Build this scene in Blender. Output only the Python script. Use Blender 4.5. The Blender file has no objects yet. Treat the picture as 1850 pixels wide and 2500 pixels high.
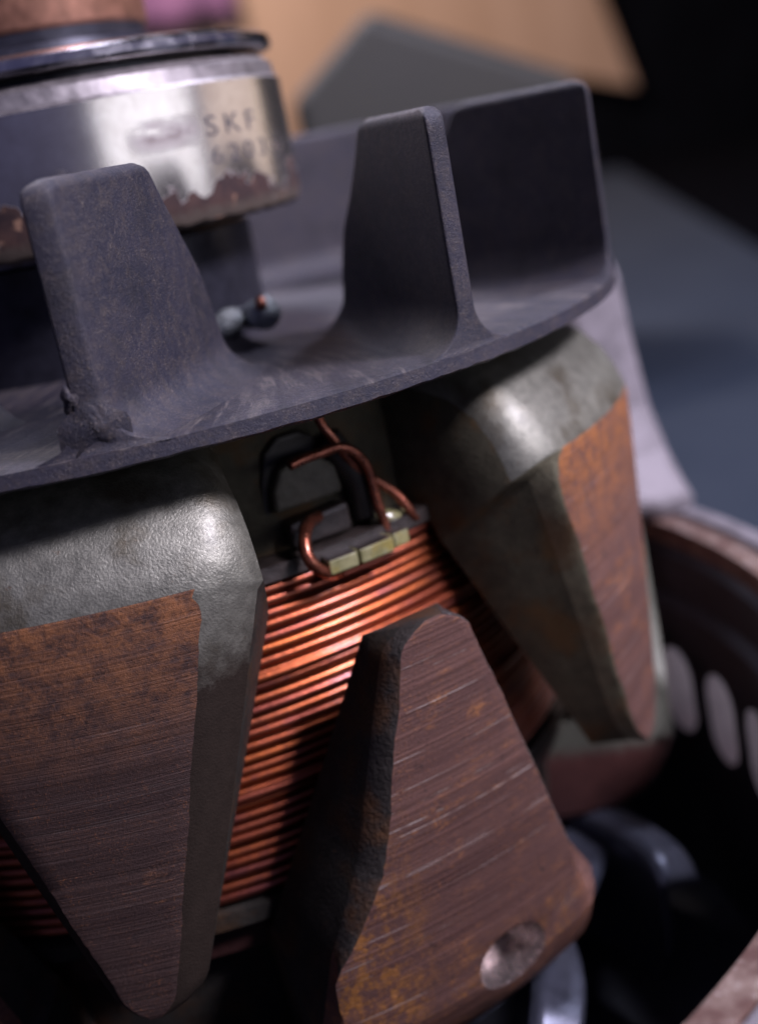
import bpy, bmesh, math, random
from math import sin, cos, pi, radians as R_, sqrt, atan2, degrees
from mathutils import Vector, Matrix
random.seed(7)
sc = bpy.context.scene
COL = sc.collection
MM = 0.001                      # everything below is written in millimetres, built in metres
BASE = -80.0                    # z of the bench under the rotor / housing (rotor frame: z=0 is the bearing's lower face)

# ------------------------------------------------------------------ camera
cam_d = bpy.data.cameras.new('camera'); cam = bpy.data.objects.new('camera', cam_d); COL.objects.link(cam)
r_ = Vector((0.95518321, -0.23335497, -0.18212766)); u_ = Vector((0.23724287, 0.23552603, 0.94246661)); f_ = Vector((0.17703347, 0.94343677, -0.28033231))
m = Matrix.Identity(4)
for i in range(3):
    m[i][0], m[i][1], m[i][2] = r_[i], u_[i], -f_[i]
m[0][3], m[1][3], m[2][3] = 0.0, -115.53 * MM, (4.677 - BASE) * MM
cam.matrix_world = m
cam_d.sensor_fit = 'AUTO'; cam_d.sensor_width = 36.0; cam_d.lens = 36 * 3167.38 / 2500
cam_d.clip_start = 0.005; cam_d.clip_end = 50
cam_d.dof.use_dof = True; cam_d.dof.focus_distance = 0.0755; cam_d.dof.aperture_fstop = 23
sc.camera = cam

# ------------------------------------------------------------------ light
w = bpy.data.worlds.new('World'); sc.world = w; w.use_nodes = True
w.node_tree.nodes['Background'].inputs[0].default_value = (0.44, 0.44, 1.0, 1)
w.node_tree.nodes['Background'].inputs[1].default_value = 0.125

def rotpos(az, el, dist, c=(0, 0, -15)):
    a, e = R_(az), R_(el)
    return Vector(((c[0] + dist * cos(e) * sin(a)) * MM, (c[1] - dist * cos(e) * cos(a)) * MM, (c[2] - BASE + dist * sin(e)) * MM))

def area(name, az, el, dist, sx, sy, power, col, aim=(5, -20, -20)):
    l = bpy.data.lights.new(name, 'AREA'); l.shape = 'RECTANGLE'; l.size = sx * MM; l.size_y = sy * MM
    l.energy = power; l.color = col
    o = bpy.data.objects.new(name, l); COL.objects.link(o)
    o.location = rotpos(az, el, dist)
    d = Vector((aim[0] * MM, aim[1] * MM, (aim[2] - BASE) * MM)) - o.location
    o.rotation_euler = d.to_track_quat('-Z', 'Y').to_euler()
    return o
area('main_window', 49, 39, 480, 90, 80, 3.6, (0.88, 0.82, 1.0))
area('wide_window', 46, 4, 560, 480, 95, .30, (0.95, 0.93, 1.0), aim=(0, 0, 0))
area('warm_reflection_light', 97, 4, 560, 440, 95, .13, (1.0, 0.80, 0.66), aim=(0, 0, 0))  # added lamp, gives the bearing's right side its warm reflection
area('lower_fan_fill', 105, 55, 450, 60, 60, 1.2, (0.80, 0.80, 1.0))  # added fill without a real source, brightens lower fan and vent slots
area('back_window', 190, 48, 600, 320, 240, 2.6, (0.78, 0.78, 1.0))

sc.view_settings.view_transform = 'Standard'; sc.view_settings.look = 'None'
sc.view_settings.exposure = 0.0; sc.view_settings.gamma = 1.0
sc.render.engine = 'CYCLES'
sc.cycles.max_bounces = 8

# ------------------------------------------------------------------ node helpers
class NT:
    def __init__(s, name):
        s.m = bpy.data.materials.new(name); s.m.use_nodes = True
        s.t = s.m.node_tree; s.n = s.t.nodes; s.l = s.t.links
        s.b = s.n['Principled BSDF']; s.out = s.n['Material Output']
        tc = s.n.new('ShaderNodeTexCoord'); oi = s.n.new('ShaderNodeObjectInfo')
        sc_ = s.n.new('ShaderNodeVectorMath'); sc_.operation = 'SCALE'; sc_.inputs['Scale'].default_value = 1000
        s.l.new(tc.outputs['Object'], sc_.inputs[0]); s.raw = sc_.outputs[0]
        mu = s.n.new('ShaderNodeMath'); mu.operation = 'MULTIPLY'; mu.inputs[1].default_value = 300
        s.l.new(oi.outputs['Random'], mu.inputs[0])
        ad = s.n.new('ShaderNodeVectorMath'); ad.operation = 'ADD'
        s.l.new(sc_.outputs[0], ad.inputs[0]); s.l.new(mu.outputs[0], ad.inputs[1]); s.co = ad.outputs[0]
    def stretch(s, v, raw=False):
        mp = s.n.new('ShaderNodeVectorMath'); mp.operation = 'MULTIPLY'; mp.inputs[1].default_value = v
        s.l.new(s.raw if raw else s.co, mp.inputs[0]); return mp.outputs[0]
    def noise(s, scale, detail=6, rough=.6, co=None, dist=0.0):
        t = s.n.new('ShaderNodeTexNoise'); t.inputs['Scale'].default_value = scale; t.inputs['Detail'].default_value = detail
        t.inputs['Roughness'].default_value = rough; t.inputs['Distortion'].default_value = dist
        s.l.new(co or s.co, t.inputs['Vector']); return t.outputs['Fac']
    def voro(s, scale, co=None):
        t = s.n.new('ShaderNodeTexVoronoi'); t.inputs['Scale'].default_value = scale
        s.l.new(co or s.co, t.inputs['Vector']); return t.outputs['Distance']
    def rng(s, x, a, b, c=0., d=1.):
        t = s.n.new('ShaderNodeMapRange'); t.inputs[1].default_value = a; t.inputs[2].default_value = b
        t.inputs[3].default_value = c; t.inputs[4].default_value = d; s.l.new(x, t.inputs[0]); return t.outputs[0]
    def math(s, op, a, b=None):
        t = s.n.new('ShaderNodeMath'); t.operation = op
        for i, v in enumerate((a, b)):
            if v is None: continue
            if isinstance(v, (int, float)): t.inputs[i].default_value = v
            else: s.l.new(v, t.inputs[i])
        return t.outputs[0]
    def mix(s, f, a, b):
        t = s.n.new('ShaderNodeMix'); t.data_type = 'RGBA'
        for i, v in ((0, f), (6, a), (7, b)):
            if isinstance(v, (int, float)): t.inputs[i].default_value = v
            elif isinstance(v, tuple): t.inputs[i].default_value = (*v, 1)
            else: s.l.new(v, t.inputs[i])
        return t.outputs[2]
    def sep(s, raw=True):
        t = s.n.new('ShaderNodeSeparateXYZ'); s.l.new(s.raw if raw else s.co, t.inputs[0]); return t.outputs
    def put(s, **k):
        names = dict(col='Base Color', rough='Roughness', metal='Metallic', coat='Coat Weight', coatr='Coat Roughness', spec='Specular IOR Level', trans='Transmission Weight', aniso='Anisotropic')
        for key, v in k.items():
            i = s.b.inputs[names[key]]
            if isinstance(v, (int, float)): i.default_value = v
            elif isinstance(v, tuple): i.default_value = (*v, 1)
            else: s.l.new(v, i)
    def bump(s, h, dist, strength=1.0, prev=None):
        t = s.n.new('ShaderNodeBump'); t.inputs['Distance'].default_value = dist * MM; t.inputs['Strength'].default_value = strength
        s.l.new(h, t.inputs['Height'])
        if prev: s.l.new(prev, t.inputs['Normal'])
        s.l.new(t.outputs[0], s.b.inputs['Normal']); return t.outputs[0]

def mat_machined(name, rust, base, rustc, lines, top_rust=0.0, foot_rust=0.0):
    """turned steel face: fine lathe lines along the circumference, brown film, orange rust, a few bright scratches"""
    k = NT(name)
    lineco = k.stretch((.035, .035, 4.5)); fine = k.noise(1.0, 5, .7, lineco)
    wide = k.noise(1.0, 3, .6, k.stretch((.05, .05, .8)))
    blot = k.noise(.32, 8, .72); grain = k.noise(3.2, 4, .7); streak = k.noise(1.0, 6, .75, k.stretch((.25, .25, 1.3)), 1.2)
    c = k.mix(k.rng(fine, .3, .7), tuple(x * .62 for x in base), tuple(x * 1.3 for x in base))
    c = k.mix(k.rng(wide, .42, .66, 0, .55), c, (base[0] * .5, base[1] * .46, base[2] * .5))
    rsum = k.math('ADD', k.math('MULTIPLY', blot, .5), k.math('MULTIPLY', streak, .5))
    rmask = k.rng(rsum, .60 - rust, .72 - rust)
    rmask = k.math('MULTIPLY', rmask, k.rng(grain, .36, .58))
    if top_rust:
        z = k.sep()[2]
        rmask = k.math('MAXIMUM', rmask, k.math('MULTIPLY', k.rng(z, -29, -19, 0, top_rust), k.rng(k.noise(.8, 8, .75), .36, .6)))
    c = k.mix(rmask, c, k.mix(grain, tuple(x * .6 for x in rustc), tuple(x * 1.35 for x in rustc)))
    if foot_rust:
        x, y, z = k.sep()
        edge = k.math('MAXIMUM', k.rng(x, -3.5, -8.5), k.rng(z, -47.5, -52, 0, .8))
        edge = k.math('MULTIPLY', k.math('MULTIPLY', edge, k.rng(z, -34, -44, .35, 1)), k.rng(k.noise(.9, 8, .8), .48, .58, 0, foot_rust))
        c = k.mix(edge, c, k.mix(grain, (.20, .08, .022), (.46, .20, .05)))
    spk = k.noise(5.5, 5, .8); spm = k.noise(.45, 5, .7)
    c = k.mix(k.math('MULTIPLY', k.rng(spk, .56, .66), k.rng(spm, .40, .62, 0, .75)), c, k.mix(grain, rustc, tuple(x * 1.5 for x in rustc)))
    c = k.mix(k.math('MULTIPLY', k.rng(spk, .44, .34), k.rng(spm, .62, .40, 0, .85)), c, tuple(x * .22 for x in base))
    # darker pits
    c = k.mix(k.rng(k.noise(1.1, 7, .75), .60, .68, 0, .7), c, (.018, .014, .016))
    sl = k.noise(1.0, 2, .5, k.stretch((.012, .012, 9.0))); bite = k.noise(1.0, 3, .6, k.stretch((.30, .30, .9)))
    scr = k.math('MULTIPLY', k.rng(sl, .66, .69), k.rng(bite, .46, .56))
    scr = k.math('MULTIPLY', scr, lines)
    c = k.mix(scr, c, (.62, .55, .50))
    k.put(col=c, rough=k.math('SUBTRACT', k.rng(grain, .2, .8, .42, .72), k.math('MULTIPLY', scr, .2)), metal=k.math('SUBTRACT', .45, k.math('MULTIPLY', rmask, .4)))
    h = k.math('ADD', k.math('MULTIPLY', fine, .7), k.math('ADD', k.math('MULTIPLY', spk, .45), k.math('MULTIPLY', rmask, .25)))
    k.bump(h, .13, 1.0)
    return k.m

def mat_cast(name, base, dirt, rough=.42, metal=.55, grain=4.6, bumpd=.07, coat=.35, grime=None, spec=.5):
    k = NT(name)
    a = k.noise(grain, 4, .6); b = k.noise(.22, 5, .6); c2 = k.noise(.9, 6, .7)
    c = k.mix(k.rng(c2, .35, .65), tuple(x * .72 for x in base), tuple(x * 1.2 for x in base))
    c = k.mix(k.rng(b, .50, .64, 0, .8), c, dirt)
    c = k.mix(k.rng(k.noise(1.3, 7, .75), .63, .70, 0, .7), c, (.16, .075, .03))
    met = metal; ct = coat
    if grime:
        g_ = k.rng(k.math('ADD', k.sep()[2], k.math('MULTIPLY', k.math('SUBTRACT', c2, .5), 4.0)), -18.6, -24.5)
        c = k.mix(g_, c, k.mix(c2, tuple(x * .6 for x in grime), tuple(x * 1.5 for x in grime)))
        met = k.math('SUBTRACT', metal, k.math('MULTIPLY', g_, metal - .05)); ct = k.math('MULTIPLY', k.math('SUBTRACT', 1.0, g_), coat)
    k.put(col=c, rough=k.rng(a, .3, .7, rough - .08, rough + .12), metal=met, coat=ct, coatr=.3, spec=spec)
    if grime: k.put(rough=k.math('ADD', k.rng(a, .3, .7, rough - .08, rough + .12), k.math('MULTIPLY', g_, .28)), spec=k.math('SUBTRACT', .5, k.math('MULTIPLY', g_, .38)))
    k.bump(k.math('ADD', a, k.math('MULTIPLY', k.noise(1.1, 4, .6), .5)), bumpd, 1.0)
    return k.m

def mat_simple(name, base, rough, metal, var=.25, grain=1.0, bumpd=0.0, coat=0.0, spec=.5):
    k = NT(name)
    a = k.noise(grain, 6, .65)
    k.put(col=k.mix(k.rng(a, .3, .7), tuple(x * (1 - var) for x in base), tuple(x * (1 + var) for x in base)), rough=k.rng(a, .3, .7, max(.04, rough - .07), rough + .07), metal=metal, coat=coat, coatr=.15, spec=spec)
    if bumpd: k.bump(a, bumpd)
    return k.m

M_FACE = mat_machined('rusty_turned_steel', .05, (.150, .078, .064), (.36, .135, .036), 1.0)
M_FACE_L = mat_machined('dark_turned_steel', .025, (.078, .046, .040), (.28, .11, .040), .08, .95)
M_FACE_R = mat_machined('orange_rusty_steel', .085, (.19, .098, .080), (.42, .15, .035), .5, .9)
M_FACE_M = mat_machined('scratched_turned_steel', .065, (.155, .078, .064), (.38, .145, .036), 1.0, 0, .95)
M_FOOT = mat_machined('rusty_claw_foot', .10, (.165, .080, .062), (.36, .14, .05), 0.0)
M_SIDE = mat_cast('shaded_grimy_flank', (.030, .027, .023), (.06, .032, .016), .65, .1, 3.4, .06, 0, spec=.15)  # darker twin of the dull casting: grime, with flank shade put into the colour
M_CAST = mat_cast('grey_green_lacquered_casting', (.235, .232, .190), (.10, .085, .055), .46, .65, 6.2, .048, .12)
M_FLANK = mat_cast('dull_casting', (.072, .065, .044), (.10, .055, .022), .62, .1, 3.4, .05, 0, spec=.15)
M_BEVEL = mat_cast('bevel_casting_with_grime', (.235, .232, .190), (.10, .085, .055), .47, .65, 6.2, .048, .12, (.024, .017, .013))
M_OLIVE = mat_cast('olive_stained_bevel', (.17, .155, .10), (.12, .065, .03), .5, .4, 4.2, .07, .1)
M_EDGE = mat_cast('dirty_bevel', (.048, .041, .036), (.13, .060, .026), .65, .1, 3.2, .12, 0, spec=.2)

def mat_fan(name, swirl):
    k = NT(name)
    g = k.noise(3.4, 6, .75); b = k.noise(.13, 6, .65); d = k.noise(7.0, 4, .7); m_ = k.noise(1.1, 8, .8)
    c = k.mix(k.rng(b, .35, .65), (.015, .015, .027), (.030, .027, .042))
    c = k.mix(k.rng(m_, .46, .70, 0, .65), c, (.066, .050, .042))
    c = k.mix(k.math('MULTIPLY', k.rng(d, .56, .70), k.rng(m_, .42, .60, 0, .7)), c, (.20, .17, .145))
    c = k.mix(k.math('MULTIPLY', k.rng(k.noise(9.0, 2, .5), .70, .76), k.rng(b, .45, .6, 0, .7)), c, (.38, .33, .28))
    h = k.math('ADD', g, k.math('MULTIPLY', d, .5))
    if swirl:
        x, y, z = k.sep()
        th = k.math('ARCTAN2', x, k.math('MULTIPLY', y, -1.0)); r = k.math('SQRT', k.math('ADD', k.math('MULTIPLY', x, x), k.math('MULTIPLY', y, y)))
        cb = k.n.new('ShaderNodeCombineXYZ'); k.l.new(k.math('ADD', k.math('MULTIPLY', th, 34.0), k.math('MULTIPLY', r, .32)), cb.inputs[0]); k.l.new(k.math('MULTIPLY', r, .10), cb.inputs[1])
        st = k.noise(1.0, 7, .75, cb.outputs[0])
        top = k.rng(z, -9.62, -9.46); st = k.math('ADD', .5, k.math('MULTIPLY', top, k.math('SUBTRACT', st, .5)))
        c = k.mix(k.math('MULTIPLY', k.rng(st, .51, .66), k.rng(k.noise(.11, 4, .6), .38, .58, .1, .9)), c, (.20, .17, .15))
        c = k.mix(k.rng(st, .47, .36, 0, .7), c, (.012, .011, .016)); h = k.math('ADD', h, k.math('MULTIPLY', st, 1.2))
    else:
        sp = k.noise(10.0, 3, .7); pm = k.noise(.28, 5, .7)
        c = k.mix(k.math('MULTIPLY', k.rng(sp, .58, .68), k.rng(pm, .40, .60, .15, .75)), c, (.20, .165, .13))
        c = k.mix(k.rng(k.noise(.22, 5, .65), .52, .66, 0, .6), c, (.010, .010, .015)); h = k.math('ADD', h, k.math('MULTIPLY', sp, .6))
    k.put(col=c, rough=k.rng(g, .3, .7, .40, .68), metal=.08, spec=.45)
    k.bump(h, .065, 1.0)
    return k.m
M_FAN = mat_fan('black_blue_fan_casting', False); M_FANDISC = mat_fan('scratched_fan_disc', True)
M_LOWFAN = mat_simple('blue_grey_sheet_steel', (.085, .092, .125), .38, .5, .2, .8, .03)

def mat_copper():
    k = NT('enamelled_copper_wire')
    a = k.noise(.10, 4, .6); g = k.noise(2.0, 5, .7)
    c = k.mix(k.rng(a, .35, .65), (.30, .068, .030), (.46, .118, .034))
    c = k.mix(k.rng(g, .54, .72, 0, .6), c, (.10, .035, .05))
    ri = [n for n in k.n if n.type == 'OBJECT_INFO'][0].outputs['Random']
    c = k.mix(k.rng(ri, 0, 1, 0, .45), c, (.20, .060, .060))
    c = k.mix(k.rng(k.noise(.16, 5, .7), .52, .68, 0, .7), c, (.13, .045, .06))
    k.put(col=c, rough=.36, metal=.92, coat=.32, coatr=.08)
    k.bump(k.noise(1.6, 4, .6), .05, .5)
    return k.m
M_COPPER = mat_copper()
M_COPDARK = mat_simple('dark_varnish_between_turns', (.045, .018, .016), .4, .2, .3, 1.5)
M_LEAD = mat_simple('bare_copper_lead', (.30, .095, .055), .28, .85, .35, 1.4, .05, .4)
M_SLEEVE = mat_simple('black_sleeving', (.018, .015, .012), .5, 0, .3, 2.0)

def mat_bobbin():
    k = NT('lacquered_fibre')
    a = k.noise(.8, 6, .7)
    c = k.mix(k.rng(a, .35, .65), (.16, .15, .060), (.31, .295, .15))
    c = k.mix(k.rng(k.noise(.5, 4, .6), .52, .66, 0, .7), c, (.26, .20, .03))
    k.put(col=c, rough=.28, metal=0., coat=1.0, coatr=.08)
    k.bump(a, .10, .7)
    return k.m
M_BOBBIN = mat_bobbin()
M_BOBDARK = mat_simple('dark_lacquered_fibre', (.028, .021, .018), .42, 0, .5, .9, .16, .22)
M_FIBRE = mat_cast('grey_fibre', (.105, .098, .070), (.10, .058, .024), .55, 0, 2.0, .1, .1)

def mat_bearing():
    k = NT('worn_bearing_steel')
    x, y, z = k.sep()
    n1 = k.noise(.5, 6, .7, k.raw); n2 = k.noise(2.2, 5, .7, k.raw)
    base = k.mix(k.rng(n1, .3, .7), (.60, .56, .53), (.76, .73, .70))
    n3 = k.noise(.42, 3, .55, k.raw)
    low = k.rng(k.math('ADD', z, k.math('MULTIPLY', k.math('SUBTRACT', n3, .5), -8.0)), 2.1, 2.75, 1, 0)
    rust = k.mix(k.rng(n1, .35, .65), (.022, .010, .012), (.075, .036, .028))
    rust = k.mix(k.rng(k.math('ADD', z, k.math('MULTIPLY', k.math('SUBTRACT', n2, .5), 2.0)), .9, 1.6, 1, 0), rust, (.085, .064, .05))
    c = k.mix(k.rng(low, 0, .3), base, rust)
    # grey worn smear left of the lettering
    sm = k.noise(1.0, 4, .65, k.stretch((.25, .25, .9), True))
    zw = k.math('MULTIPLY', k.rng(z, 5.6, 6.6), k.rng(z, 8.2, 7.2)); xw = k.math('MULTIPLY', k.rng(x, 5.2, 7.0), k.rng(x, 11.2, 10.0))
    smear = k.math('MULTIPLY', k.math('MULTIPLY', zw, xw), k.rng(sm, .36, .54, 0, .85))
    c = k.mix(smear, c, (.26, .22, .21))
    # small rust pits
    pit = k.math('MULTIPLY', k.rng(k.noise(.75, 3, .5, k.raw), .64, .69), k.rng(z, 6, 3.5))
    c = k.mix(pit, c, (.25, .14, .09))
    bad = k.math('MAXIMUM', k.rng(low, 0, .22), k.math('MAXIMUM', pit, smear))
    k.put(col=c, rough=k.math('ADD', .23, k.math('MULTIPLY', bad, .55)), metal=k.math('SUBTRACT', .97, k.math('MULTIPLY', k.rng(low, 0, .35), .9)))
    k.bump(k.math('MULTIPLY', k.math('MULTIPLY', n2, low), .5), .05, .6)
    return k.m
M_BEAR = mat_bearing()
M_BEARCH = mat_simple('dull_chamfer_steel', (.36, .33, .33), .42, .8, .25, 1.2, .03)
M_STEEL = mat_simple('polished_steel', (.66, .64, .66), .22, 1.0, .12, .8, .003)
M_DARKST = mat_simple('dark_oily_steel', (.035, .035, .048), .35, .5, .3, .8, .02)
M_RING = mat_simple('brown_slip_ring', (.24, .115, .075), .42, .6, .3, .7, .03)
M_INK = mat_simple('etched_grey_mark', (.07, .062, .07), .6, .0, .15, 2)
M_DRILL = mat_simple('drilled_bare_steel', (.50, .43, .41), .26, .9, .5, 1.8, .12)
M_LUG = mat_cast('tarnished_solder', (.30, .33, .34), (.16, .17, .16), .5, .15, 2.2, .3, .2)
M_ALU = mat_simple('dull_aluminium_casting', (.20, .18, .195), .6, .3, .28, .35, .2)
M_ALULIT = mat_simple('lit_slot_aluminium', (.55, .52, .52), .6, .1, .15, .3, .1)  # lighter copy of the casting, brightness of the vent slots put into its colour
M_BORE = mat_simple('dark_bore_with_haze', (.034, .036, .046), .65, .05, .4, .3, .1)  # dirty black varnish, colour lifted bluish to stand in for haze

def mat_rim():
    k = NT('rusty_red_rim')
    a = k.noise(.5, 7, .7); g = k.noise(2.5, 5, .7)
    c = k.mix(k.rng(a, .38, .6), (.12, .060, .048), (.27, .19, .155))
    c = k.mix(k.rng(k.noise(1.0, 6, .75), .58, .68), c, (.50, .45, .43))
    k.put(col=c, rough=.5, metal=.3); k.bump(g, .12, .9)
    return k.m
M_RIM = mat_rim()

# ------------------------------------------------------------------ mesh helpers (mm, rotor frame)
def P(r, th, z):
    t = R_(th); return (r * sin(t), -r * cos(t), z)

def mesh(name, V, F, mats, fmat=None, smooth=True):
    me = bpy.data.meshes.new(name)
    me.from_pydata([(x * MM, y * MM, z * MM) for x, y, z in V], [], F)
    for mm in (mats if isinstance(mats, (list, tuple)) else [mats]): me.materials.append(mm)
    if fmat: me.polygons.foreach_set('material_index', fmat)
    me.polygons.foreach_set('use_smooth', [smooth] * len(me.polygons))
    bm = bmesh.new(); bm.from_mesh(me); bmesh.ops.recalc_face_normals(bm, faces=bm.faces); bm.to_mesh(me); bm.free()
    me.update()
    return me

def link(name, me, parent=None, loc=(0, 0, 0), rotz=0.0):
    o = bpy.data.objects.new(name, me); COL.objects.link(o)
    if parent is not None: o.parent = parent
    o.location = (loc[0] * MM, loc[1] * MM, loc[2] * MM); o.rotation_euler = (0, 0, rotz)
    return o

def bevel(o, wd=.3, seg=2, ang=35):
    b = o.modifiers.new('edge_bevel', 'BEVEL'); b.width = wd * MM; b.segments = seg; b.limit_method = 'ANGLE'; b.angle_limit = R_(ang)
    b.harden_normals = False
    return o

def sharp(me, ang=40):
    me.set_sharp_from_angle(angle=R_(ang)); return me

def lathe(name, prof, mats, seg=160, segmat=None, c=(0, 0), closed=False, jit=None):
    V, F, fm = [], [], []
    n = len(prof)
    for j in range(seg):
        th = 360 * j / seg
        for i, (r, z) in enumerate(prof):
            dz = jit(i, th) if jit else 0
            x, y, zz = P(r, th, z + dz); V.append((x + c[0], y + c[1], zz))
    m_ = n if closed else n - 1
    for j in range(seg):
        for i in range(m_):
            a, b = j * n + i, j * n + (i + 1) % n; d = ((j + 1) % seg) * n + i; e = ((j + 1) % seg) * n + (i + 1) % n
            F.append((a, d, e, b)); fm.append(segmat[i] if segmat else 0)
    if not closed:
        for i in (0, n - 1):
            if prof[i][0] > 1e-6:
                F.append(tuple(j * n + i for j in range(seg))); fm.append(segmat[min(i, m_ - 1)] if segmat else 0)
    me = mesh(name, V, F, mats, fm)
    return sharp(me, 30)

def tube(name, pts, rad, mat, sides=10, sub=6, radf=None):
    """round wire through the points (Catmull-Rom)"""
    pts = [Vector(p) for p in pts]; Q = []
    for i in range(len(pts) - 1):
        p0, p1, p2, p3 = pts[max(i - 1, 0)], pts[i], pts[i + 1], pts[min(i + 2, len(pts) - 1)]
        for k in range(sub):
            t = k / sub
            Q.append(.5 * ((2 * p1) + (p2 - p0) * t + (2 * p0 - 5 * p1 + 4 * p2 - p3) * t * t + (3 * p1 - p0 - 3 * p2 + p3) * t ** 3))
    Q.append(pts[-1])
    V, F = [], []
    nrm = None
    for i, q in enumerate(Q):
        d = (Q[min(i + 1, len(Q) - 1)] - Q[max(i - 1, 0)]).normalized()
        if nrm is None:
            nrm = d.orthogonal().normalized()
        nrm = (nrm - d * nrm.dot(d)).normalized(); b = d.cross(nrm)
        rr = rad * (radf(i / (len(Q) - 1)) if radf else 1)
        for s in range(sides):
            a = 2 * pi * s / sides; V.append(tuple(q + nrm * (rr * cos(a)) + b * (rr * sin(a))))
    for i in range(len(Q) - 1):
        for s in range(sides):
            a, b = i * sides + s, i * sides + (s + 1) % sides
            F.append((a, b, b + sides, a + sides))
    F.append(tuple(range(sides))[::-1]); F.append(tuple(range((len(Q) - 1) * sides, len(Q) * sides)))
    return mesh(name, V, F, mat)

def extrude_poly(name, poly3, vec, mats, fm=None):
    n = len(poly3); V = [tuple(p) for p in poly3] + [tuple(Vector(p) + Vector(vec)) for p in poly3]
    F = [tuple(range(n)), tuple(range(2 * n - 1, n - 1, -1))] + [(i, (i + 1) % n, n + (i + 1) % n, n + i) for i in range(n)]
    return mesh(name, V, F, mats, fm, smooth=False)

def thing(name, label, cat, loc=(0, 0, BASE), group=None):
    o = bpy.data.objects.new(name, None); COL.objects.link(o); o.empty_display_size = .01
    o.location = (loc[0] * MM, loc[1] * MM, (loc[2] - BASE) * MM)
    o['label'] = label; o['category'] = cat
    if group: o['group'] = group
    return o
UP = (0, 0, -BASE)              # rotor frame seen from an Empty standing on the bench

# ------------------------------------------------------------------ the bench
V = []; F = []
g = bpy.data.meshes.new('workbench')
bench_mat = NT('blue_grey_bench_mat')
a_ = bench_mat.noise(.02, 5, .6); b_ = bench_mat.noise(.8, 5, .6)
bench_mat.put(col=bench_mat.mix(bench_mat.rng(a_, .3, .7), (.021, .028, .042), (.030, .038, .053)), rough=.85, spec=.1); bench_mat.bump(b_, .2, .6)
M_BENCH = mat_simple('black_bench_paint', (.003, .003, .004), .9, 0, .3, .05, .1, spec=0)
g = mesh('workbench', [(-3000, -3000, 0), (3000, -3000, 0), (3000, 3000, 0), (-3000, 3000, 0)], [(0, 1, 2, 3)], M_BENCH, smooth=False)
bench = link('workbench', g); bench['kind'] = 'structure'

# ------------------------------------------------------------------ the rotor
rotor = thing('alternator_rotor', 'claw-pole rotor with copper winding, black finned fan and steel bearing inside the housing', 'rotor')

# --- claws
def prof_shoulder():
    return [((28, -11.0), (28, -22.0)), ((33, -11.1), (32, -22.0)), ((36.5, -11.45), (33.6, -22.0)), ((39.0, -12.25), (34.8, -22.1)),
            ((41.2, -13.6), (35.7, -22.3)), ((42.7, -15.2), (36.1, -22.7)), ((43.7, -16.9), (36.3, -23.2)), ((44.3, -18.3), (36.5, -23.8))]

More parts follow.
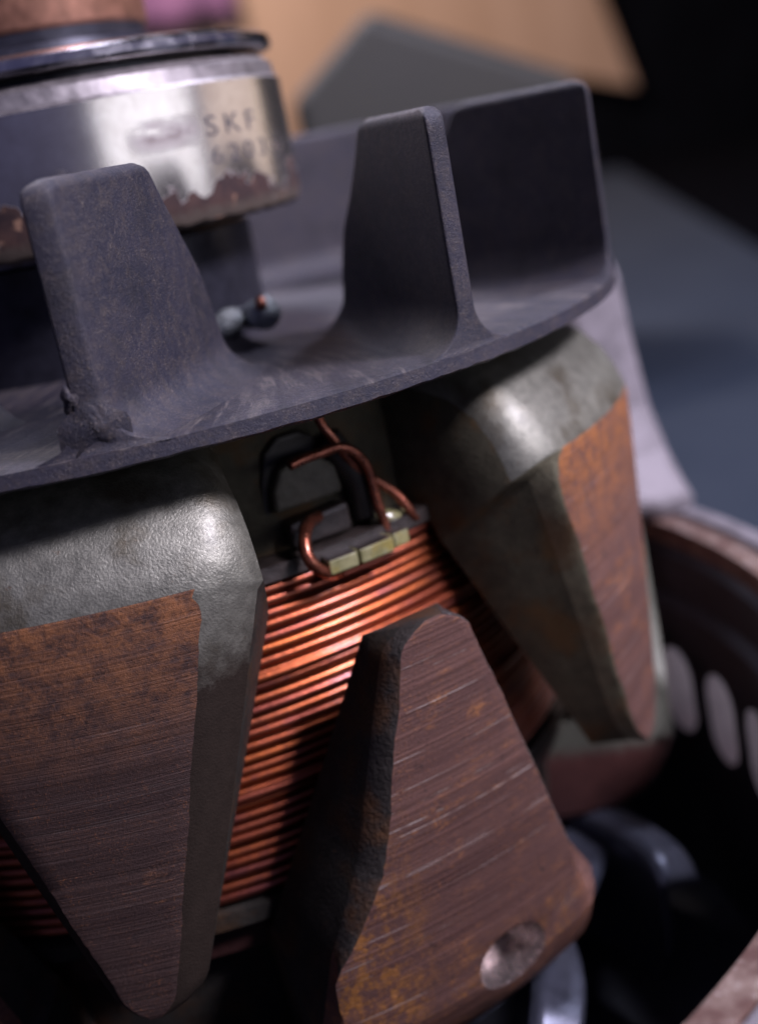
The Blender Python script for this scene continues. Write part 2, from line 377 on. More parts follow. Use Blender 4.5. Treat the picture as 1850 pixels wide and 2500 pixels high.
def claw_mesh(name, mats, tipz, tip_hw, slope, bevL, bevR, seed, flare=0.0, chipL=.15, chipR=.15, hmax=11.0, lim=101, tiplen=1.6):
    rnd = random.Random(seed)
    ph = [rnd.uniform(0, 6.28) for _ in range(12)]
    def wob(z, k): return (chipL if k == 0 else chipR) * (.5 * sin(.9 * z + ph[k]) + .3 * max(0, sin(1.9 * z + ph[k + 1])) ** 3 + .25 * max(0, sin(4.3 * z + ph[k + 2])) ** 4 + .22 * max(0, sin(7.7 * z + ph[k + 3])) ** 6) + rnd.uniform(-.05, .05)
    V, F, fm = [], [], []
    rows = []
    for i, (O, I) in enumerate(prof_shoulder()):
        rows.append((O, I, i))
    N = 56
    for j in range(1, N + 1):
        t = j / N; zo = -18.3 + (tipz + 18.3) * t
        ri = 36.5 + (40.6 - 36.5) * t ** 1.1
        zi = -23.8 + (tipz + .9 + 23.8) * t if True else zo
        rows.append(((44.3, zo), (ri, zi), 100 + j))
    NF = 9
    for O, I, tag_ in rows:
        z = O[1]
        if tag_ < 100:
            hf = 12.6 - max(0, tag_ - 4) * .55; hb = 16.6 if tag_ > 2 else 17.2; hi = 18.6
            hfl = hfr = hf; bl = br = hb
            dep = 1.3 + .12 * tag_
        else:
            t = (z + 18.3) / (tipz + 18.3)
            hw = tip_hw + slope * (z - tipz)
            k0 = max(0., 1 - (z + 18.3) / -1.7)           # rounded upper corner of the turned face
            hf = min(hw, hmax) - .9 * k0 ** 2; fl_ = flare * max(0., min(1., (z + 30) / 6.5)) ** 1.15
            tip = max(0., 1 - (z - tipz) / tiplen); cut = tip_hw * .75 * tip ** 2
            hfl = hf + fl_ + wob(z, 0) - cut; hfr = hf + wob(z, 5) - cut
            bl = hw + bevL * (1 - .42 * t) - cut * .8; br = hw + bevR * (1 - .42 * t) - cut * .8
            bl = min(bl + fl_ * .4, 16.6); br = min(br, 16.6)
            hi = (hw + .5 * (bevL + bevR)) * 42.3 / I[0] + (1.2 - 1.6 * t) ; dep = 2.0 - .7 * t
        # depth direction from outer to inner point
        Ov, Iv = Vector(O), Vector(I); d = (Iv - Ov).normalized()
        Bv = Ov + d * dep
        Mv = Bv.lerp(Iv, .5)
        ring = []
        hm = lambda b: .5 * (b + hi)
        rnd_ = 1.0 if tag_ < 104 else max(.35, 1 - (tag_ - 104) / 8)
        def arc(h0, h1, sg):                     # convex rounding from face edge (h0, outer) to bevel edge (h1, depth)
            out = []
            for q in (.36, .70):
                hh = h0 + (h1 - h0) * q; dd = dep * (q - .34 * rnd_ * sin(pi * q))
                pv = Ov + d * dd; out.append((pv[0], sg * hh, pv[1]))
            return out
        ring.append((I[0], -hi, I[1])); ring.append((Mv[0], -hm(bl), Mv[1])); ring.append((Bv[0], -bl, Bv[1]))
        ring += arc(hfl, bl, -1)[::-1]
        for q in range(NF):
            ring.append((O[0], -hfl + (hfl + hfr) * q / (NF - 1), O[1]))
        ring += arc(hfr, br, 1)
        ring.append((Bv[0], br, Bv[1])); ring.append((Mv[0], hm(br), Mv[1])); ring.append((I[0], hi, I[1]))
        ring.append((I[0], hi * .33, I[1])); ring.append((I[0], -hi * .33, I[1]))
        V += [P(*q) for q in ring]
    n = NF + 12
    for i in range(len(rows) - 1):
        sh = rows[i + 1][2] < 101
        for s in range(n):
            a, b = i * n + s, i * n + (s + 1) % n
            F.append((a, b, b + n, a + n))
            if 5 <= s < 4 + NF: fm.append(1 if sh else 0)
            elif s in (2, 3, 4): fm.append(1 if rows[i + 1][2] < lim else 3)
            elif s in (4 + NF, 5 + NF, 6 + NF): fm.append(1 if rows[i + 1][2] < lim else 4)
            elif s == 7 + NF and lim > 101 and rows[i + 1][2] < lim: fm.append(1)
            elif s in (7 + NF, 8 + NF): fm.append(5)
            else: fm.append(2)
    F.append(tuple(range(n))); fm.append(2)
    F.append(tuple(range((len(rows) - 1) * n, len(rows) * n))); fm.append(3)
    me = mesh(name, V, F, mats, fm)
    return me

def mirror_z(me, about=-70):
    m2 = me.copy()
    for v in m2.vertices: v.co.z = about * MM - v.co.z
    m2.flip_normals(); return m2

def add_claw(me, ang, label=None):
    o = link('pole_claw', me, rotor, UP, R_(ang)); bevel(o, .32, 2, 38)
    if label: o['label'] = label
    return o

top_any = claw_mesh('pole_claw', [M_FACE, M_CAST, M_FLANK, M_BEVEL, M_BEVEL, M_SIDE], -45.0, 1.3, .355, 3.6, 4.8, 3)
top_left = claw_mesh('pole_claw', [M_FACE_L, M_CAST, M_SIDE, M_BEVEL, M_BEVEL, M_SIDE], -45.0, 1.55, .375, 2.4, 4.6, 5, 0, .12, .10)
top_right = claw_mesh('pole_claw', [M_FACE_R, M_CAST, M_FLANK, M_OLIVE, M_EDGE, M_SIDE], -44.8, 3.7, .36, 1.0, 2.2, 9, 0, .34, .1, 12.4, 101, 4.2)
bot_any = mirror_z(claw_mesh('pole_claw', [M_FACE_M, M_FOOT, M_SIDE, M_EDGE, M_EDGE, M_SIDE], -45.1, 2.9, .385, 1.8, 1.4, 17, 3.9, .20, .12, 11.0, 113))
TOPC = -8.3
add_claw(top_left, TOPC, 'broad pole claw with dark brown turned face, nearest the camera on the left')
add_claw(top_right, TOPC + 59.8, 'orange rusted pole claw at the right edge of the rotor')
for k in range(2, 6): add_claw(top_any, TOPC + 60 * k)
MIDC = 21.2
mid = link('pole_claw', bot_any.copy(), rotor, UP, R_(MIDC)); mid['label'] = 'upward pole claw with lathe scratches and a drilled balancing hole at its foot'
# the drilled hole at the foot of the middle claw (cut with a cone, radial axis)
bm = bmesh.new()
bmesh.ops.create_cone(bm, cap_ends=True, segments=40, radius1=2.5 * MM, radius2=3.8 * MM, depth=5.2 * MM)
bmesh.ops.scale(bm, vec=(.92, .66, 1), verts=bm.verts)
cm = bpy.data.meshes.new('cutter'); bm.to_mesh(cm); bm.free(); cm.materials.append(M_DRILL)
cut = bpy.data.objects.new('cutter', cm); COL.objects.link(cut)
hx, hy, hz = P(43.6, 23.2 - MIDC, -51.0)
cut.matrix_world = Matrix.Translation((hx * MM, hy * MM, hz * MM)) @ Vector((sin(R_(23.3 - MIDC)), -cos(R_(23.3 - MIDC)), .12)).to_track_quat('Z', 'Y').to_matrix().to_4x4()
tmp = bpy.data.objects.new('tmp', mid.data); COL.objects.link(tmp)
bo = tmp.modifiers.new('b', 'BOOLEAN'); bo.operation = 'DIFFERENCE'; bo.object = cut; bo.solver = 'EXACT'; bo.material_mode = 'TRANSFER'
bpy.context.view_layer.update()
mm_ = bpy.data.meshes.new_from_object(tmp.evaluated_get(bpy.context.evaluated_depsgraph_get()))
mm_.name = 'pole_claw'; mid.data = mm_
bpy.data.objects.remove(tmp); bpy.data.objects.remove(cut)
bevel(mid, .22, 2, 40)
k = NT('red_rusted_flank'); z_ = k.sep()[2]; a_ = k.noise(1.2, 6, .7)
k.put(col=k.mix(k.rng(k.math('ADD', z_, k.math('MULTIPLY', a_, 2.0)), -50.6, -49.2), k.mix(a_, (.07, .028, .026), (.19, .075, .062)), k.mix(a_, (.10, .105, .08), (.19, .19, .15))), rough=.55, metal=.2); k.bump(a_, .05)
M_RED = k.m
for k in range(1, 6):
    if k == 1:
        m3 = bot_any.copy(); m3.materials[2] = M_RED; m3.materials[3] = M_RED; m3.materials[1] = M_RED
    add_claw(m3 if k == 1 else bot_any, MIDC + 60 * k, 'upward pole claw with a red rusted foot, half hidden behind the orange one' if k == 1 else None)

# --- pole discs (the roots between the claws)
def jz(i, th): return .05 * sin(th * 1.3) + random.uniform(-.03, .03)
link('pole_disc', lathe('pole_disc', [(0, -10.9), (30.4, -11.05), (31.6, -11.6), (32.4, -13.0), (32.9, -17), (33.2, -21.2), (33.0, -22.0), (0, -22.0)], M_FLANK, 180), rotor, UP)
link('pole_disc', lathe('pole_disc', [(0, -59.1), (30.4, -58.95), (31.6, -58.4), (32.4, -57.0), (32.9, -53), (33.2, -48.8), (33.0, -48.0), (0, -48.0)], M_SIDE, 180), rotor, UP)

# --- winding
coil = link('field_coil', lathe('field_coil', [(0, -22.2), (34.85, -22.2), (34.85, -47.9), (0, -47.9)], M_COPDARK, 180), rotor, UP)
def turn_mesh(rw=.385, rc=35.12, seg=200, sides=8):
    V, F = [], []
    for j in range(seg):
        th = 360 * j / seg
        for s in range(sides):
            a = 2 * pi * s / sides
            V.append(P(rc + rw * cos(a) + .03 * sin(R_(3 * th)), th, rw * sin(a) + .05 * sin(R_(2 * th)) + .03 * sin(R_(7 * th))))
    for j in range(seg):
        for s in range(sides):
            a, b = j * sides + s, j * sides + (s + 1) % sides; d = ((j + 1) % seg) * sides
            F.append((a, b, d + (s + 1) % sides, d + s))
    return mesh('winding_turn', V, F, M_COPPER)
turn = turn_mesh()
NT_ = 27
for k in range(NT_):
    o = link('winding_turn', turn, coil, (random.uniform(-.05, .05), random.uniform(-.05, .05), -22.75 - k * .795 + random.uniform(-.045, .045)), random.uniform(-.5, .5))
    o.rotation_euler[0] = random.uniform(-.0012, .0012); o.rotation_euler[1] = random.uniform(-.0012, .0012)
for k in (7, 17):                                   # two wires that cross over their neighbours
    o = link('winding_turn', turn, coil, (.12, -.22, -22.75 - k * .795 + .3), 1.0); o.rotation_euler[0] = .006; o.rotation_euler[1] = -.011
# bobbin flanges
def arcplate(name, th0, th1, r0, r1, z0, z1, mats, fm, n=8, skew=0.0):
    V, F, FM = [], [], []
    for i in range(n + 1):
        th = th0 + (th1 - th0) * i / n
        for r, z in ((r0, z1), (r1, z1), (r1, z0), (r0, z0)): V.append(P(r, th + (skew if r == r0 else 0), z))
    for i in range(n):
        for s in range(4):
            F.append((i * 4 + s, i * 4 + (s + 1) % 4, i * 4 + 4 + (s + 1) % 4, i * 4 + 4 + s)); FM.append(fm[s])
    F.append((0, 1, 2, 3)); FM.append(fm[1]); F.append((n * 4, n * 4 + 1, n * 4 + 2, n * 4 + 3)); FM.append(fm[1])
    return mesh(name, V, F, mats, FM, smooth=False)
fl = link('bobbin_flange', lathe('bobbin_flange', [(30, -22.2), (35.75, -22.2), (35.85, -22.1), (35.75, -21.1), (30, -21.1)], M_BOBDARK, 180), rotor, UP)
link('bobbin_flange', lathe('bobbin_flange', [(30, -44.2), (36.0, -44.2), (36.0, -45.4), (30, -45.4)], M_SIDE, 180), rotor, UP)
for (a0, a1, rr) in ((17.3, 20.75, 37.3), (21.05, 25.4, 37.3), (25.75, 27.9, 37.0)):
    o = link('flange_tab', arcplate('flange_tab', a0, a1, 34.0, rr, -22.55, -21.5, [M_BOBDARK, M_BOBBIN], (0, 1, 1, 0), 6, skew=(.9 if a0 < 20 else .2)), fl); bevel(o, .14, 2, 30)
    V_ = None
for (a0, a1) in ((20.6, 21.2), (25.3, 25.85)):
    o = link('varnish_fillet', arcplate('varnish_fillet', a0, a1, 34.0, 36.75, -22.3, -21.55, [M_BOBBIN], (0, 0, 0, 0), 2), fl); bevel(o, .12, 2, 30)
# raised plug and lead sleeve in the gap between the two upper claws
def radial_patch(name, outline, r0, r1, mats, bev=.5):
    """outline in (theta, z) on the valley, pushed out from r0 to r1"""
    n = len(outline); V = [P(r1, t, z) for t, z in outline] + [P(r0, t, z) for t, z in outline]
    F = [tuple(range(n)), tuple(range(2 * n - 1, n - 1, -1))] + [(i, (i + 1) % n, n + (i + 1) % n, n + i) for i in range(n)]
    return mesh(name, V, F, mats, smooth=False)
hoop = [(13.6, -19.0), (14.2, -16.4), (15.4, -14.4), (17.5, -13.5), (20.5, -13.5), (22.9, -14.4), (24.2, -16.0), (24.6, -19.0)]
bevel(link('terminal_well', radial_patch('terminal_well', hoop, 31, 33.05, M_SLEEVE), rotor, UP), .4, 3)
bevel(link('terminal_plug', radial_patch('terminal_plug', [(14.8, -18.4), (15.1, -16.9), (16.3, -15.6), (18, -15.1), (21.2, -15.2), (23.6, -16.4), (23.9, -18.4)], 32, 34.0, M_FIBRE), rotor, UP), .35, 3)
bevel(link('terminal_ledge', radial_patch('terminal_ledge', [(15.6, -20.9), (15.6, -19.2), (23.4, -18.9), (23.4, -20.9)], 32, 34.7, M_BOBDARK), rotor, UP), .3, 2)
# leads
W = lambda l: [P(r, t, z) for r, t, z in l]
link('lead_wire', tube('lead_wire', W([(35.6, 19.6, -23.1), (36.6, 17.6, -22.6), (37.1, 16.0, -21.7), (36.9, 15.4, -20.7), (36.0, 16.2, -19.7), (34.8, 18.2, -19.3), (33.6, 21.5, -19.6)]), .44, M_LEAD), rotor, UP)
link('lead_wire', tube('lead_wire', W([(35.6, 16.4, -15.0), (35.5, 18.2, -14.9), (35.2, 20.5, -14.95), (35.4, 22.6, -14.9), (35.4, 24.4, -15.5), (35.4, 25.8, -16.7), (35.4, 26.2, -18.2), (35.5, 26.3, -19.6), (35.6, 26.6, -20.9), (35.5, 26.7, -21.7)]), .36, M_LEAD), rotor, UP)
link('lead_wire', tube('lead_wire', W([(33.6, 22.4, -11.2), (34.2, 22.2, -13.0), (34.5, 23.0, -14.3), (34.6, 24.4, -15.9), (34.6, 26.0, -17.4), (34.8, 28.2, -18.6), (35.2, 29.5, -19.6), (35.7, 30.2, -20.7), (35.6, 31.0, -21.6), (35.0, 33, -22.4)]), .34, M_LEAD), rotor, UP)
link('sleeve', tube('sleeve', W([(33.2, 23.6, -14.6), (33.7, 25.0, -16.5), (33.9, 26.0, -18.2), (33.8, 26.3, -20.6)]), 1.05, M_SLEEVE, 14), rotor, UP)
link('varnish_blob', tube('varnish_blob', W([(34.2, 26.6, -20.8), (34.9, 28.5, -21.2), (34.6, 30.6, -21.6)]), .65, M_BOBBIN, 10), rotor, UP)

# --- fan
RF = 44.6
def jfan(i, th):
    if i in (6, 7): return .03 * sin(th * .31) + .02 * sin(th * 1.7) + random.uniform(-.035, .03)
    return 0
fan = link('fan', lathe('fan', [(8, -9.2), (16, -9.2), (24, -9.35), (38, -9.4), (43.9, -9.3), (44.45, -9.45), (44.55, -10.35), (44.0, -10.6), (40, -10.5), (8, -10.5)], M_FANDISC, 360, jit=jfan), rotor, UP)

def blade_mesh(name, th, sweep, ztop=5.3, thick=1.45, send=None, flip=False, fil=2.7, mat=M_FAN, zbase=-9.5, rf=44.55, seed=0, rough=0.0):
    rnd = random.Random(seed)
    t = R_(th); o = Vector((rf * sin(t), -rf * cos(t))); ri = -o / rf
    a = R_(-sweep); d = Vector((ri[0] * cos(a) - ri[1] * sin(a), ri[0] * sin(a) + ri[1] * cos(a))); n = Vector((d[1], -d[0]))
    pts = [(-9.6, 20.6), (-7, 19.9), (-5, 19.3), (-2, 17.8), (0.5, 15.6), (3, 13.6), (4.6, 12.5), (5.3, 11.4)]
    scale = (ztop - zbase) / 14.8
    def end(z):
        zz = 5.3 - (ztop - z) / scale
        for (z0, s0), (z1, s1) in zip(pts, pts[1:]):
            if zz <= z1 or z1 == 5.3: 
                k = max(0, min(1, (zz - z0) / (z1 - z0))); return s0 + (s1 - s0) * k
    NS, NV = 22, 30; V = []; F = []
    rc = 1.15
    for v in range(NV + 1):
        q = v / NV; q = q * .75 + .25 * (1 - (1 - q) ** 2) if v > NV * .3 else q
        z = zbase + (ztop - zbase) * q
        h = z - (zbase + .1)
        ft = 0.0
        if h < fil: ft = fil - sqrt(max(0., fil * fil - (fil - max(h, 0)) ** 2))
        hw = thick / 2 + ft
        top = ztop - z
        if top < .45: hw *= .45 + .55 * sqrt(max(0, 1 - ((.45 - top) / .45) ** 2))
        ins = rc - sqrt(max(0, rc * rc - max(0, rc - top) ** 2)) if top < rc else 0
        for side in (1, -1):
            for u in range(NS + 1):
                s1 = end(z)
                uu = u / NS
                wv = hw * side * (1 + .12 * uu)
                # outer end lies on the cylinder of the fan's rim
                base = o + n * wv; bb = base.dot(d); cc = base.dot(base) - (rf - .01) ** 2
                s0 = -bb - sqrt(max(0, bb * bb - cc)); s0 = s0 if abs(s0) < 8 else 0
                s = s0 + ins + uu * (s1 - s0 - ins)
                q2 = base + d * s + n * (.018 * (s - 2) * (20 - s) * .35)
                e = rough * rnd.uniform(-1, 1) if (h < 3.0 and u < 4) else 0
                V.append((q2[0] + n[0] * e, q2[1] + n[1] * e, z + rnd.uniform(-.02, .02) + e * .3))
    W2 = NS + 1
    for v in range(NV):
        for side in (0, 1):
            b0 = (v * 2 + side) * W2; b1 = ((v + 1) * 2 + side) * W2
            for u in range(NS): F.append((b0 + u, b0 + u + 1, b1 + u + 1, b1 + u))
        for u in (0, NS):
            F.append((v * 2 * W2 + u, (v * 2 + 1) * W2 + u, ((v + 1) * 2 + 1) * W2 + u, (v + 1) * 2 * W2 + u))
    b0, b1 = NV * 2 * W2, (NV * 2 + 1) * W2
    for u in range(NS): F.append((b0 + u, b0 + u + 1, b1 + u + 1, b1 + u))
    return mesh(name, V, F, mat)
for i, (th, sw) in enumerate(((-1.4, 24.5), (30.3, 21.0), (63.7, 24), (96, 24), (129, 24), (162, 24), (195, 24), (228, 24), (261, 24), (294, 24), (326.5, 24))):
    o = link('fan_blade', blade_mesh('fan_blade', th, sw, seed=i, rough=.16 if i == 0 else .03), fan); bevel(o, .28, 2, 40)

def lump(name, th, z, sx, sz, depth, seed, mat):
    rnd = random.Random(seed); V, F = [], []; n1, n2 = 16, 26
    for i in range(n1 + 1):
        for j in range(n2):
            a = 2 * pi * j / n2; q = i / n1
            wob = 1 + .22 * sin(3 * a + seed) + .12 * sin(5 * a)
            x, zz = sx * q * wob * cos(a), sz * q * wob * sin(a)
            hgt = depth * (1 - q ** 2) * (.55 + .9 * rnd.random()) - .25 * q
            V.append(P(44.55 + hgt, th + degrees(x / 44.5), z + zz))
    for i in range(n1):
        for j in range(n2): F.append((i * n2 + j, i * n2 + (j + 1) % n2, (i + 1) * n2 + (j + 1) % n2, (i + 1) * n2 + j))
    F.append(tuple(range(n2)))
    return mesh(name, V, F, mat)
link('casting_lump', lump('casting_lump', -1.6, -7.9, 2.0, 1.6, .10, 3, M_FAN), fan)
link('casting_lump', lump('casting_lump', -2.7, -6.2, .5, .7, .20, 8, M_FAN), fan)

# --- lower fan
lf = link('lower_fan', lathe('lower_fan', [(8, -59.3), (34, -59.3), (37, -59.6), (37.4, -60.2), (34, -60.8), (8, -60.8)], M_LOWFAN, 160), rotor, UP)
def low_blade(th, sw):
    t = R_(th); o = Vector((43.6 * sin(t), -43.6 * cos(t))); ri = -o / 43.6; a = R_(-sw)
    d = Vector((ri[0] * cos(a) - ri[1] * sin(a), ri[0] * sin(a) + ri[1] * cos(a))); n = Vector((d[1], -d[0]))
    V, F = [], []; NS = 14
    for u in range(NS + 1):
        s = 17 * u / NS
        zt = -57.6 - 1.3 * max(0, (2.5 - s) / 2.5) ** 2; zb = -71 + (6 if s < 3 else 0) * (1 - s / 3)
        q = o + d * s + n * (.02 * s * (17 - s))
        for wv, z in ((3.6, zt - .9), (.6, zt + .35), (-.5, zt - .2), (-.6, zb), (.4, zb), (.4, zt - .8), (3.6, zt - 1.8)):
            V.append((q[0] + n[0] * wv, q[1] + n[1] * wv, z))
    for u in range(NS):
        for s in range(7): F.append((u * 7 + s, u * 7 + (s + 1) % 7, u * 7 + 7 + (s + 1) % 7, u * 7 + 7 + s))
    F += [tuple(range(7)), tuple(range(NS * 7, NS * 7 + 7))]
    return sharp(mesh('lower_fan_blade', V, F, M_LOWFAN), 30)
for th in (52, 24, -6, -38, 82, 110, 140, 170, 200, 230, 260, 290):
    bevel(link('lower_fan_blade', low_blade(th, 36), lf), .3, 2, 30)

# --- hub, bearing, retaining plate, slip ring, shaft
link('spacer', lathe('spacer', [(8, -9.3), (15.1, -9.3), (15.1, -.6), (8, -.6)], M_DARKST, 96), rotor, UP)
link('shaft', lathe('shaft', [(0, -79.5), (7, -79.5), (8.4, -78), (8.4, 14), (8.2, 15), (8.2, 46), (7.6, 47), (0, 47)], M_STEEL, 64), rotor, UP)
def jb(i, th):
    if i in (1, 2): return .05 * sin(th * .9) + .05 * sin(th * 2.3 + 1) + random.uniform(-.05, .05)
    return 0
bear = link('bearing', lathe('bearing', [(17.3, 0.35), (19.2, 0.1), (19.75, .45), (19.98, 1.1), (20, 2), (20, 6), (20, 10.0), (19.72, 10.25), (19.55, 11.3), (18.9, 11.8), (17.3, 11.8)], [M_BEAR, M_BEARCH], 240, segmat=[0, 0, 0, 0, 0, 0, 1, 1, 1, 1], jit=jb), rotor, UP)
link('bearing_shield', lathe('bearing_shield', [(8.4, .8), (17.4, .7), (17.4, 11.3), (8.4, 11.3)], M_DARKST, 96), bear)
link('bearing_collar', lathe('bearing_collar', [(8.4, 11.3), (16.6, 11.3), (16.6, 12.7), (8.4, 12.7)], M_DARKST, 96), rotor, UP)
link('retaining_plate', lathe('retaining_plate', [(8.4, 12.3), (19.2, 12.3), (19.75, 12.5), (19.9, 12.8), (19.85, 13.35), (19.4, 13.65), (17, 14.0), (8.4, 14.2)], M_STEEL, 160), rotor, UP)
link('insulating_ring', lathe('insulating_ring', [(8.4, 14.0), (11.2, 14.0), (11.0, 15.0), (10.0, 15.3), (10.0, 16.4), (8.2, 16.4)], M_DARKST, 96), rotor, UP)
link('slip_ring', lathe('slip_ring', [(8.2, 16.1), (10.1, 16.1), (10.35, 16.4), (10.4, 18), (10.35, 24), (8.2, 24.2)], M_RING, 120), rotor, UP)
# lettering etched on the bearing
def lettering(txt, th0, th1, zc, h):
    cu = bpy.data.curves.new('txt', 'FONT'); cu.body = txt; cu.size = 1; cu.resolution_u = 3
    cu.space_character = 1.35
    to = bpy.data.objects.new('txt', cu); COL.objects.link(to); bpy.context.view_layer.update()
    me = bpy.data.meshes.new_from_object(to.evaluated_get(bpy.context.evaluated_depsgraph_get()))
    xs = [v.co.x for v in me.vertices]; ys = [v.co.y for v in me.vertices]
    x0, x1, y0, y1 = min(xs), max(xs), min(ys), max(ys)
    bm = bmesh.new(); bm.from_mesh(me)
    bmesh.ops.subdivide_edges(bm, edges=[e for e in bm.edges if e.calc_length() > .12], cuts=3)
    for v in bm.verts:
        th = th0 + (th1 - th0) * (v.co.x - x0) / (x1 - x0)
        p = P(20.022, th, zc + h * ((v.co.y - y0) / (y1 - y0) - .5)); v.co = Vector(p) * MM
    bmesh.ops.recalc_face_normals(bm, faces=bm.faces)
    bm.to_mesh(me); bm.free(); bpy.data.objects.remove(to)
    me.materials.clear(); me.materials.append(M_INK)
    link('lettering', me, bear)
lettering('SKF', 34.6, 51.2, 6.95, 1.45)
lettering('6203', 34.6, 53.6, 4.85, 1.3)

# --- soldered lead end on the fan by the hub
lug = link('solder_lug', tube('solder_lug', W([(15.2, 50, -7.9), (18, 41, -7.6), (20.5, 36.5, -7.2), (22.6, 33.6, -6.9)]), 1.15, M_LUG, 12, 6, lambda t: .62 + .5 * t), rotor, UP)
link('solder_blob', tube('solder_blob', W([(19.0, 25.5, -8.4), (20.4, 27, -7.3), (20.4, 30, -7.0), (19.2, 33, -8.0)]), .85, M_LUG, 10, 5, lambda t: .6 + .5 * sin(pi * t)), lug)
link('copper_core', tube('copper_core', W([(21.6, 34.8, -6.2), (22.5, 33.4, -6.0), (22.9, 32.6, -6.4)]), .42, M_LEAD, 10), lug)

# ------------------------------------------------------------------ the open housing
HC = (-16, -11)
house = thing('alternator_housing', 'open aluminium housing with rust-red rim and oval vent slots around the rotor foot', 'housing', (HC[0], HC[1], BASE))
HUP = (-HC[0], -HC[1], -BASE)
def hp(r, a, z): x, y, z = P(r, a, z); return (x + HC[0], y + HC[1], z)
wall = lathe('wall', [(64.0, -76), (64.0, -45), (65.2, -44.4), (65.2, -40.2), (66.0, -39.6), (66.0, -37.6), (68.0, -37.5), (68.2, -37.9), (68.6, -37.2), (70.6, -37.3), (72.2, -39.4), (72.2, -79.8), (20, -79.8), (20, -76)],
             [M_BORE, M_RIM, M_ALU], 220, segmat=[0, 0, 0, 0, 1, 1, 1, 2, 2, 2, 2, 2, 0, 0], c=HC, closed=True)
tmp = bpy.data.objects.new('tmp', wall); COL.objects.link(tmp)
cutters = []
V = []; F = []
def slot_cutter(a, z0, z1, wd, lean):
    """rounded slot, pushed radially through the wall"""
    base = len(V); ol = []
    for k in range(10):
        t = pi * k / 9; ol.append((wd / 2 * cos(t), z1 - wd / 2 + wd / 2 * sin(t)))
    for k in range(10):
        t = pi + pi * k / 9; ol.append((wd / 2 * cos(t), z0 + wd / 2 + wd / 2 * sin(t)))
    zc = (z0 + z1) / 2; n = len(ol)
    for rr in (58, 80):
        for x, z in ol:
            aa = a + degrees((x + (z - zc) * lean) / 65); V.append(hp(rr, aa, z))
    F.append(tuple(base + i for i in range(n))[::-1]); F.append(tuple(base + n + i for i in range(n)))
    for i in range(n): F.append((base + i, base + (i + 1) % n, base + n + (i + 1) % n, base + n + i))
for a in [96.4 - 7.4 * k for k in range(5)] + [96.4 + 7.4 * k for k in range(1, 5)] + [180 + 7.4 * k for k in range(0, 9)]:
    slot_cutter(a, -58.6, -49.6, 5.6, .04)
cme = mesh('cut', V, F, M_ALULIT, smooth=False)
cut = bpy.data.objects.new('cut', cme); COL.objects.link(cut)
bo = tmp.modifiers.new('b', 'BOOLEAN'); bo.operation = 'DIFFERENCE'; bo.object = cut; bo.solver = 'EXACT'
bo.material_mode = 'TRANSFER'
bpy.context.view_layer.update()
wm = bpy.data.meshes.new_from_object(tmp.evaluated_get(bpy.context.evaluated_depsgraph_get())); wm.name = 'wall'
bpy.data.objects.remove(tmp); bpy.data.objects.remove(cut)
sharp(wm, 30)
bevel(link('wall', wm, house, HUP), .35, 2, 40)
bevel(link('added_slot_reflector', lathe('added_slot_reflector', [(72.3, -61), (94, -61), (95, -62), (95, -66), (72.3, -66)], M_ALULIT, 120, c=HC, closed=True), house, HUP), .6, 2, 30)  # made-up ring outside the wall, hidden, makes the vent slots look lit
# mounting ear standing on the far rim
ol = [(101.5, -40), (99.0, -36.8), (100.4, -34.6), (102.2, -31.5), (104.0, -27), (105.0, -20), (105.8, -13), (108, -10.5), (118, -10.5), (121, -12), (124, -20), (128, -29), (133, -36), (137, -40)]
n = len(ol); V = [hp(63.5 if z > -35 else 66.5, a, z) for a, z in ol] + [hp(71.5, a, z) for a, z in ol]
F = [tuple(range(n)), tuple(range(2 * n - 1, n - 1, -1))] + [(i, (i + 1) % n, n + (i + 1) % n, n + i) for i in range(n)]
bevel(link('mounting_ear', mesh('mounting_ear', V, F, M_ALU, smooth=False), house, HUP), 2.2, 4, 30)

# ------------------------------------------------------------------ things behind, far out of focus
def box(name, c, size, rotz, mat, bev=1.5, parent=None, loc=(0, 0, 0)):
    sx, sy, sz = (s / 2 for s in size)
    V = [(x, y, z) for x in (-sx, sx) for y in (-sy, sy) for z in (0, 2 * sz)]
    F = [(0, 1, 3, 2), (4, 6, 7, 5), (0, 4, 5, 1), (2, 3, 7, 6), (0, 2, 6, 4), (1, 5, 7, 3)]
    o = link(name, mesh(name, V, F, mat, smooth=False), parent, c, R_(rotz)); bevel(o, bev, 3, 30); return o
# rubber mat under the housing, its edge running away to the upper right
mp = [(-600, -500), (700, -500), (700, 330), (285, 400), (535, 1120), (-600, 1120)]
n = len(mp); V = [(x, y, 0.0) for x, y in mp] + [(x, y, 2.0) for x, y in mp]
F = [tuple(range(n))[::-1], tuple(range(n, 2 * n))] + [(i, (i + 1) % n, n + (i + 1) % n, n + i) for i in range(n)]
mat_o = link('bench_mat', mesh('bench_mat', V, F, bench_mat.m, smooth=False), None, (0, 0, 0.2))
mat_o['label'] = 'flat blue-grey mat spread under the housing'; mat_o['category'] = 'mat'
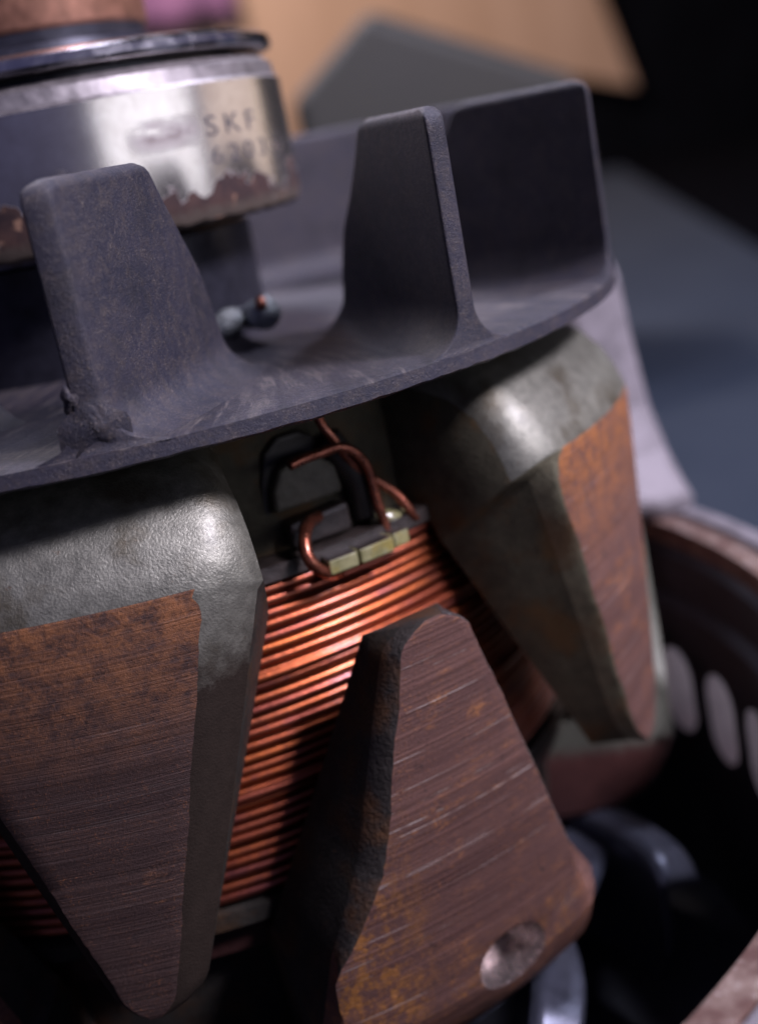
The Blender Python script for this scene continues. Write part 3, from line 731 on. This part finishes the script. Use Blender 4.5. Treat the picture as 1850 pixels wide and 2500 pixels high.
# dark wall, plywood panel on it, grey block, purple cloth
M_WALL = mat_simple('black_wall_paint', (.004, .0042, .0055), .9, 0, .3, .02, spec=0)
wl = link('wall', mesh('wall', [(-3000, 1300, 0), (3000, 1300, 0), (3000, 1300, 2500), (-3000, 1300, 2500)], [(0, 1, 2, 3)], M_WALL, smooth=False)); wl['kind'] = 'structure'
k = NT('pale_plywood'); a_ = k.noise(.01, 5, .6, k.stretch((1, 1, .2)))
k.put(col=k.mix(k.rng(a_, .3, .7), (.33, .20, .115), (.47, .31, .21)), rough=.6)
pp = [(636, -7), (500, 37), (300, -60), (-520, -60), (-520, 520), (488, 520)]
n = len(pp); V = [(x, 1278, z - BASE) for x, z in pp] + [(x, 1297, z - BASE) for x, z in pp]
F = [tuple(range(n))[::-1], tuple(range(n, 2 * n))] + [(i, (i + 1) % n, n + (i + 1) % n, n + i) for i in range(n)]
panel = link('plywood_panel', mesh('plywood_panel', V, F, k.m, smooth=False)); bevel(panel, 2, 2, 30)
panel['label'] = 'tan plywood panel on the dark wall at the top, out of focus'; panel['category'] = 'panel'
M_BLOCK = mat_simple('olive_grey_paint', (.036, .034, .027), .6, .1, .2, .05)
pl = [(70, -80), (152, -80), (150, 6), (141, 10), (92, 33), (66, 13)]
n = len(pl); V = [(x, 250, z + 80) for x, z in pl] + [(x + 14, 310, z + 80) for x, z in pl]
F = [tuple(range(n))[::-1], tuple(range(n, 2 * n))] + [(i, (i + 1) % n, n + (i + 1) % n, n + i) for i in range(n)]
bl = link('steel_block', mesh('steel_block', V, F, M_BLOCK, smooth=False), None, (0, 0, 2.2)); bevel(bl, 4, 3, 20)
bl['label'] = 'blurred olive-grey block with a sloping peaked top behind the fan'; bl['category'] = 'block'
M_CLOTH = mat_simple('purple_cloth', (.24, .11, .22), .9, 0, .15, .05, 1.0)
V = []; F = []
for j in range(9):
    for i in range(25):
        x = 80 + i * 8.0 - 60; z = 345 - j * 16.0
        V.append((x, 1262 + 9 * sin(i * .9 + j * .12) * (1 - .06 * j), z + (2.5 * sin(i * .7) if j == 8 else 0)))
for j in range(8):
    for i in range(24): F.append((j * 25 + i, j * 25 + i + 1, (j + 1) * 25 + i + 1, (j + 1) * 25 + i))
cl = link('purple_cloth', mesh('purple_cloth', V, F, M_CLOTH)); so = cl.modifiers.new('thickness', 'SOLIDIFY'); so.thickness = .003
cl['label'] = 'purple cloth hanging against the plywood panel, far behind the slip ring'; cl['category'] = 'cloth'
area('panel_fill', 192, 48, 1050, 120, 120, 17, (1.0, .83, .76), aim=(-80, 1288, 100))  # added fill out of view, lights only the distant plywood panel
